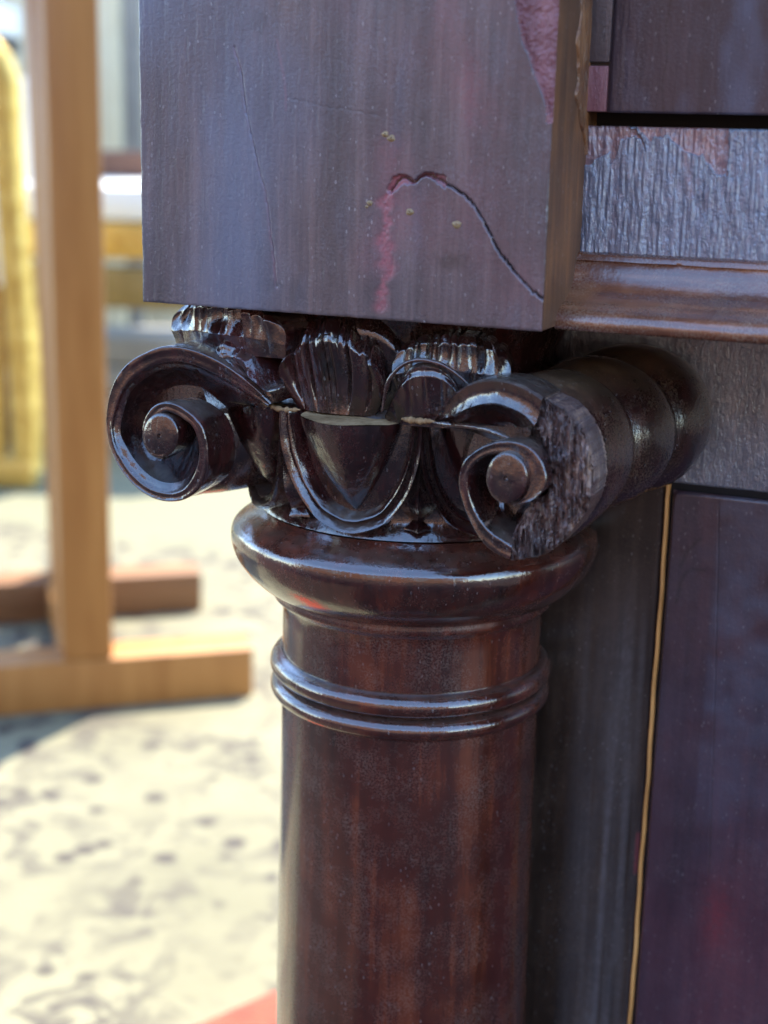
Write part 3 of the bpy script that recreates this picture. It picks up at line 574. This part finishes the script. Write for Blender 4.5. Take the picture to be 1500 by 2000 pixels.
# ---- lower case: rail/stile, inlay bead, door ---------------------------------------
XI = at(1303, 940, WY)[0]; ZI = at(1310, 948, WY)[2]
box('case_side', (PX0, WY+.004, .02), (PX0+.02, WY+.48, 1.5), M_case, cabinet)
box('case_side', (XR-.02+.6, WY+.004, .02), (XR+.6, WY+.48, 1.5), M_case, cabinet)
box('case_back', (PX0, WY+.46, .02), (XR+.6, WY+.478, 1.5), M_case, cabinet)
box('case_top', (PX0-.01, -.08, 1.5), (XR+.61, WY+.49, 1.53), M_case, cabinet, .004)
box('upper_case', (PX0, -.03, PZ1), (XR+.6, WY+.3, 1.5), M_case, cabinet)
box('case_front', (XR, -.033, .02), (XR+.6, WY+.004, PZ1), M_case, cabinet)
box('case_floor', (PX0, WY, .0), (XR+.6, WY+.478, .02), M_case, cabinet)
zb = .02
hf('corner_stile', PX0, XI-.0006, zb, ZI+.001, 150, 500, lambda X, Z: WY+.0003*fbm(X*80, Z*30, 100)+rnd((XI-.0006)-X)*.8, M_case, cabinet,
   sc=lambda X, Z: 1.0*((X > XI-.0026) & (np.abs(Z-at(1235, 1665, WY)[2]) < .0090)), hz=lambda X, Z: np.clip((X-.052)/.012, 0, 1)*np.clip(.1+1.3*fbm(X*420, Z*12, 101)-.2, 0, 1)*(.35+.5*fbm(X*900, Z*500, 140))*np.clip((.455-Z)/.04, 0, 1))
hf('top_rail', PX0, .14, ZI+.001, zr+.002, 330, 160, lambda X, Z: WY+.0004*fbm(X*300, Z*60, 102)+rnd(Z-ZI-.001)*.7, M_frieze, cabinet, hz=lambda X, Z: .35*fbm(X*80, Z*60, 103))
box('top_rail', (.14, WY, ZI+.001), (XR, WY+.002, zr+.002), M_frieze, cabinet)
box('case_core', (PX0, WY+.0015, zb), (XR, WY+.004, .76), M_black, cabinet)
# pale string bead beside the door
G = []
for z in np.linspace(zb, ZI+.0004, 160):
    wq = .00015*sin(z*90)+.0001*sin(z*260)
    G.append([(XI-.0006+.0004+wq, WY+.0012, z), (XI-.0004+.0004+wq, WY-.0006, z), (XI+.0001+wq+.0003, WY-.0013, z), (XI+.0010+wq, WY-.0011, z), (XI+.0014+wq, WY-.0004, z), (XI+.0015+wq, WY+.0012, z)])
loft('string_inlay', G, M_inlay, cabinet, ang=50)
DX = XI+.0026; DZ = ZI-.0014
crD = jag(px([(1405, 980), (1402, 1150), (1398, 1300), (1392, 1500), (1385, 1700)], WY), 80, .0001, 11)
ovs = [jag(px([(1330, 1105), (1345, 1075), (1368, 1052)], WY), 12, .0001, 12), jag(px([(1322, 1175), (1333, 1130), (1350, 1112), (1378, 1112)], WY), 14, .0001, 13)]
def door_y(X, Z):
    cd = np.minimum(X-DX, DZ-Z); d2 = np.hypot(np.minimum(X-DX-.003, 0), np.minimum(DZ-.003-Z, 0)); e = np.where((X < DX+.003) & (Z > DZ-.003), .003-d2, cd)
    return WY-.0012+rnd(np.maximum(e, 0)*.8)+.0006*fbm(X*30, Z*18, 110)+.00022*np.exp(-(dist_poly(X, Z, crD)/.0002)**2)+.00012*fbm(X*300, Z*300, 111)
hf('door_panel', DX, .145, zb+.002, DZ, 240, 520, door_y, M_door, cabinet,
   sc=lambda X, Z: np.clip(.55*np.exp(-(((X-at(1400, 1790, WY)[0])/.006)**2+((Z-at(1400, 1790, WY)[2])/.014)**2))+.3*fbm(X*60, Z*14, 112)*np.clip((.38-Z)/.08, 0, 1), 0, 1),  # red patch low on the door, redder towards the bottom
   cr=lambda X, Z: np.clip(.45*np.exp(-(dist_poly(X, Z, crD)/.00022)**2)+sum(.55*np.exp(-(dist_poly(X, Z, o)/.0006)**2) for o in ovs), 0, 1),
   hz=lambda X, Z: np.clip((X-crD[0][0])/.002+.4, .25, 1)*.5*np.clip(fbm(X*90, Z*120, 113)*1.6-.35, 0, 1)*np.clip((Z-.33)/.08, 0, 1))  # sky reflection painted into the door colour, stronger on the right
box('door_panel', (.145, WY-.001, zb), (XR, WY+.003, DZ), M_door, cabinet)

# ------------------------------------------------------------------ ground and surroundings

def ground_mat():
    m, t, b = mat_new('speckled_concrete'); co = coords(t)
    n1 = noise(t, co, 3.0, 6, .6); n2 = noise(t, co, 38, 4, .65)
    col = mix(t, ramp(t, n1, [(.35, 0.0), (.65, 1.0)]), (.135, .124, .072), (.205, .19, .115))
    sp = ramp(t, noise(t, co, 26, 3, .62, .6), [(.46, 0.0), (.56, 1.0)]); sp2 = ramp(t, noise(t, co, 7, 3, .6), [(.42, .15), (.6, 1.0)])
    col = mix(t, mth(t, 'MULTIPLY', sp, sp2), col, (.06, .05, .038))
    vo = nd(t, 'ShaderNodeTexVoronoi'); vo.inputs['Scale'].default_value = 22; t.links.new(co, vo.inputs['Vector'])
    wn = nd(t, 'ShaderNodeTexWhiteNoise'); t.links.new(vo.outputs['Position'], wn.inputs['Vector'])
    sf = mth(t, 'MULTIPLY', ramp(t, vo.outputs['Distance'], [(.16, 1.0), (.28, 0.0)]), mth(t, 'GREATER_THAN', wn.outputs['Value'], .3))
    col = mix(t, sf, col, (.045, .036, .028))
    # beyond two metres the ground turns a plain yellow beige
    tc = nd(t, 'ShaderNodeTexCoord'); sx = nd(t, 'ShaderNodeSeparateXYZ'); t.links.new(tc.outputs['Object'], sx.inputs[0])
    yy = mth(t, 'ADD', sx.outputs[1], mth(t, 'MULTIPLY', n2, .08))
    col = mix(t, ramp(t, mth(t, 'MULTIPLY', yy, .25), [(.345, 0.0), (.36, 1.0)]), col, (.155, .15, .088))
    col = mix(t, ramp(t, yy, [(0.0, 1.0), (.02, 0.0)]), col, (.034, .019, .014))  # unseen ground in front, made dark to deepen the varnish reflections
    t.links.new(col, b.inputs['Base Color']); b.inputs['Roughness'].default_value = .85
    bp = nd(t, 'ShaderNodeBump'); bp.inputs['Strength'].default_value = .4; bp.inputs['Distance'].default_value = .004
    t.links.new(n2, bp.inputs['Height']); t.links.new(bp.outputs[0], b.inputs['Normal']); return m
g = mesh('ground', [(-200, -200, 0), (200, -200, 0), (200, 200, 0), (-200, 200, 0)], [(0, 1, 2, 3)], ground_mat(), None, False)
tag(g, kind='structure')

M_pine = plain('waxed_pine', (.34, .135, .030), (.43, .19, .048), .45, 14, .1, grain=(4, 4, .35))
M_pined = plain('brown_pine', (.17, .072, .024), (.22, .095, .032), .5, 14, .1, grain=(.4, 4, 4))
M_gold = plain('gilt_gesso', (.70, .48, .13), (.50, .31, .07), .35, 30, .5, metal=.6)
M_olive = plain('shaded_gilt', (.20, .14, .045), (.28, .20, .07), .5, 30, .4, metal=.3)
M_cream = plain('cream_cloth', (.62, .56, .40), (.55, .48, .33), .8, 30, .2)
M_white = plain('white_paint', (.78, .78, .74), (.72, .72, .68), .5, 10, .05)
M_grey = plain('grey_paint', (.20, .19, .18), (.27, .26, .24), .6, 10, .1)
M_brown = plain('brown_leather', (.14, .06, .035), (.2, .09, .05), .5, 20, .2)
M_red = plain('red_cloth', (.40, .060, .028), (.32, .04, .02), .85, 60, .4)
M_dark = plain('black_metal', (.02, .02, .025), (.04, .04, .045), .5, 20)

# trestle table: square legs on sledge rails, unseen top added to cast the floor shadow
A = on_ground(-30, 1403); B = on_ground(495, 1360); A2 = on_ground(-30, 1216); B2 = on_ground(395, 1193)
ang = atan2(B[1]-A[1], B[0]-A[0]); L1 = hypot(B[0]-A[0], B[1]-A[1])
tr = tag(empty('trestle_table', (A[0], A[1], 0), ang), 'honey coloured wooden trestle stand with square upright post and base rails on the floor', 'table')
def loc_(P):
    d = Vector((P[0]-A[0], P[1]-A[1], 0)); d.rotate(Matrix.Rotation(-ang, 3, 'Z')); return d
box('base_rail', (-.25, 0, 0), (L1, .055, .056), M_pine, tr, .004)
q = loc_(on_ground(170, 1345)); q2 = loc_(B2)
pl = loc_(on_ground(123, 1372)); pr = loc_(on_ground(212, 1365))
box('post', (pl.x, .002, .0562), (pl.x+.052, .062, .86), M_pine, tr, .004)
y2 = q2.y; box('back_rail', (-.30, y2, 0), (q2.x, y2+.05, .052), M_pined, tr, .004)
box('cross_rail', (pl.x+.004, .0622, .010), (pl.x+.048, y2-.001, .05), M_pine, tr, .003)
_lg = box('leaning_leg', (-.016, -.02, 0), (.016, .02, 1.0), M_pine, tr, .003)
_a = loc_(on_ground(150, 1322)); _b = loc_(at_x(80, 0, on_ground(80, 1322)[0]-.02)); _t = Vector((_b.x, _a.y+.02, .855)); _f = Vector((_a.x, _a.y, .057))
_lg.location = _f; _lg.rotation_euler = (_t-_f).to_track_quat('Z', 'Y').to_euler(); _lg.scale = (1, 1, (_t-_f).length)
box('shadow_top', (-.35, -.02, .862), (L1+.05, y2+.25, .892), M_pine, tr, .004)  # unseen top, added and sized for its shadow on the floor
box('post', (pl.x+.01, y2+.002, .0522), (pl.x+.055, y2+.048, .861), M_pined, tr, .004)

# gilded mirror frame standing beyond
gp = on_ground(-72, 945); gm = tag(empty('gilded_mirror', (gp[0], gp[1], 0), radians(22)), 'tall gilded mirror with rounded shoulders standing left behind the wooden post', 'mirror')
def tube(name, P, r, mat, parent, n=14, closed=False, sx=1.0, bead=0.0):
    P = np.asarray(P, float); T = np.gradient(P, axis=0); T /= np.linalg.norm(T, axis=1)[:, None]
    rows = []
    r0_ = r
    for k_, (p_, t_) in enumerate(zip(P, T)):
        a_ = np.cross(t_, (0, 1, 0)); a_ /= np.linalg.norm(a_)+1e-9; b_ = np.array([0, 1., 0]); r = r0_*(1+bead*sin(k_*1.3)+bead*.7*sin(k_*.37+1))
        rows.append([p_+a_*r*cos(x)+b_*r*sx*sin(x) for x in np.linspace(0, 2*pi, n, endpoint=False)])
    return recalc(loft(name, rows, mat, parent, False, True, ang=60))
def arch(wd, h, r, z0=.03): 
    pts = [(-wd*1.15, 0, z0), (-wd*1.12, 0, z0+.22), (-wd, 0, h-r-.1), (-wd, 0, h-r)]+[(-wd+r-r*cos(a), 0, h-r+r*sin(a)) for a in np.linspace(.2, pi/2, 6)]+[(wd-r+r*sin(a), 0, h-r+r*cos(a)) for a in np.linspace(0, pi/2-.2, 6)]+[(wd, 0, h-r), (wd, 0, h-r-.1), (wd*1.12, 0, z0+.22), (wd*1.15, 0, z0)]
    return spline(pts, 200)
tube('outer_moulding', arch(.10, .745, .09), .026, M_gold, gm, bead=.015); tube('inner_moulding', arch(.055, .67, .05), .014, M_gold, gm)
box('bottom_rail', (-.13, -.03, 0), (.13, .03, .05), M_gold, gm, .008)
box('glass', (-.05, -.002, .05), (.05, .004, .68), M_white, gm, .001)  # white colour stands in for the bright reflection in the glass

_p = on_ground(50, 880); bd_ = tag(empty('canvas_board', (_p[0], _p[1], 0), radians(22)), 'white board standing in full sun between the gilded mirror and the wooden post', 'board')
_h = lambda y: CP[2]+ray(50, y)[2]*hypot(_p[0]-CP[0], _p[1]-CP[1])/hypot(*ray(50, y)[:2])
box('board', (-.06, 0, _h(560)), (.05, .015, _h(150)), M_white, bd_, .002)
for _x in (-.05, .03): box('leg', (_x, .0152, 0), (_x+.015, .03, _h(155)), M_pined, bd_, .001)
# cream upholstered gilt chair further back, seen between post and cabinet
cp_ = on_ground(236, 905); ch = tag(empty('gilt_chair', (cp_[0], cp_[1], 0), radians(20)), 'gilt armchair with pale seat standing on the sunlit yard between the post and the cabinet', 'chair')
sc_ = hypot(cp_[0]-CP[0], cp_[1]-CP[1])/2900*1.05
zz = lambda y: CP[2]-sc_*(y-330+0)*1.0+.0
def zof(y):  # height above ground of photo row y at the chair's distance
    d = ray(236, y); return CP[2]+d[2]*hypot(cp_[0]-CP[0], cp_[1]-CP[1])/hypot(d[0], d[1])
box('seat_rail', (-.20, -.02, zof(505)), (.22, .04, zof(435)), M_gold, ch, .008)
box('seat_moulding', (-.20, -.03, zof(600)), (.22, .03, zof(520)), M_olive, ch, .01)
for sx in (-.16, .17):
    tube('leg', spline([(sx, 0, zof(600)), (sx*.95, -.01, zof(700)), (sx, .0, .02)], 20), .016, M_gold, ch)
    tube('leg', spline([(sx, .4, zof(600)), (sx*.95, .4, zof(700)), (sx, .4, .02)], 20), .016, M_gold, ch)
box('cushion', (-.19, -.01, zof(434)), (.21, .40, zof(362)), M_white, ch, .02)
box('back_rest', (-.2, .38, zof(360)), (.2, .43, zof(300)), M_brown, ch, .012)

# pale folding screen and a crate, farther away
sp_ = on_ground(230, 760); scr = tag(empty('folding_screen', (sp_[0], sp_[1], 0), radians(15)), 'tall cream folding screen standing at the back of the yard beside the cabinet', 'screen')
for k, (x0, x1, m_) in enumerate(((-.25, .02, M_cream), (.022, .06, M_grey), (.062, .40, M_cream))):
    box('panel', (x0, -.02+.03*k, .02), (x1, .02+.03*k, 1.9), m_, scr, .006)
cr_ = on_ground(235, 860); ct = tag(empty('dark_crate', (cr_[0], cr_[1], 0), radians(30)), 'low dark grey crate under the gilt chair far behind the scroll', 'crate')
for k in range(4): box('board', (-.11, -.10, .002+.055*k), (.12, .10, .052+.055*k), M_grey, ct, .004)
wl = tag(empty('yard_wall', (-3.2, 5.4, 0), radians(24)), 'pale plastered wall closing the back of the yard', 'wall')
box('masonry', (-5, 0, 0), (3.2, .25, 2.6), plain('pale_plaster', (.55, .53, .44), (.48, .45, .36), .9, 3, .3), wl, .01)
box('coping', (-5.05, -.04, 2.602), (3.25, .29, 2.70), M_grey, wl, .01)
wk = on_ground(10, 850); wb = tag(empty('work_bench', (wk[0]-.1, wk[1], 0), radians(20)), 'white topped bench with a black edge at far top left behind the gilt frame', 'bench')
def zw(y):
    d = ray(20, y); return CP[2]+d[2]*hypot(wk[0]-CP[0], wk[1]-CP[1])/hypot(d[0], d[1])
box('bench_top', (-.6, -.05, zw(57)), (.06, .3, zw(-10)), M_white, wb, .01)
box('bench_edge', (-.6, -.04, zw(92)), (.06, .28, zw(58)), M_dark, wb, .004)
for sx in (-.55, -.02): box('leg', (sx, 0, 0), (sx+.06, .06, zw(93)), M_grey, wb, .004)
# red cloth strip lying by the cabinet
rp = [(-.40, .07), (-.30, .015), (-.10, .37), (-.20, .43)]
V = []; nn = 30
for i in range(nn):
    for j in range(12):
        a, b_ = i/(nn-1), j/11.
        x = (rp[0][0]*(1-a)+rp[3][0]*a)*(1-b_)+(rp[1][0]*(1-a)+rp[2][0]*a)*b_; y = (rp[0][1]*(1-a)+rp[3][1]*a)*(1-b_)+(rp[1][1]*(1-a)+rp[2][1]*a)*b_
        V.append((x, y, .004+.002*sin(a*9+b_*5)))
rc = mesh('red_mat', V, grid_faces(nn, 12), M_red); sm_ = rc.modifiers.new('thickness', 'SOLIDIFY'); sm_.thickness = .003
tag(rc, 'red cloth mat lying on the pale floor beside the foot of the column', 'mat')

# added, unseen: a roof that blocks sky light, a brick front for warm reflections
M_plank = plain('dark_boards', (.05, .035, .025), (.08, .055, .04), .7, 6, .2)
sh = tag(empty('added_shelter', (0, 0, 0)), 'unseen timber roof on posts, added to block sky light and shape reflections', 'added_shelter')
for k in range(14): box('roof_board', (-2.2+.3*k, -.35, 2.30), (-2.21+.3*k+.29, .62, 2.33), M_plank, sh)
for sx, sy in ((-2.15, -.35), (1.95, -.35), (-2.15, .55), (1.95, .55)): box('corner_post', (sx-.05, sy-.02, 0), (sx+.05, sy+.08, 2.199 if sy < 0 else 2.299), M_plank, sh)
box('beam', (-2.2, -.37, 2.20), (2.0, -.30, 2.298), M_plank, sh)
hs = tag(empty('added_house', (0, -7, 0)), 'unseen brown brick building behind the viewer, added for the varnish to mirror', 'added_house')
box('wall', (-9, -3, 0), (9, 0, 3.2), plain('brown_brick', (.20, .085, .045), (.26, .12, .07), .9, 5, .3), hs)
for k in range(5): box('window', (-7.5+3.4*k, -.0, 1.0), (-6.3+3.4*k, .02, 2.4), M_grey, hs)
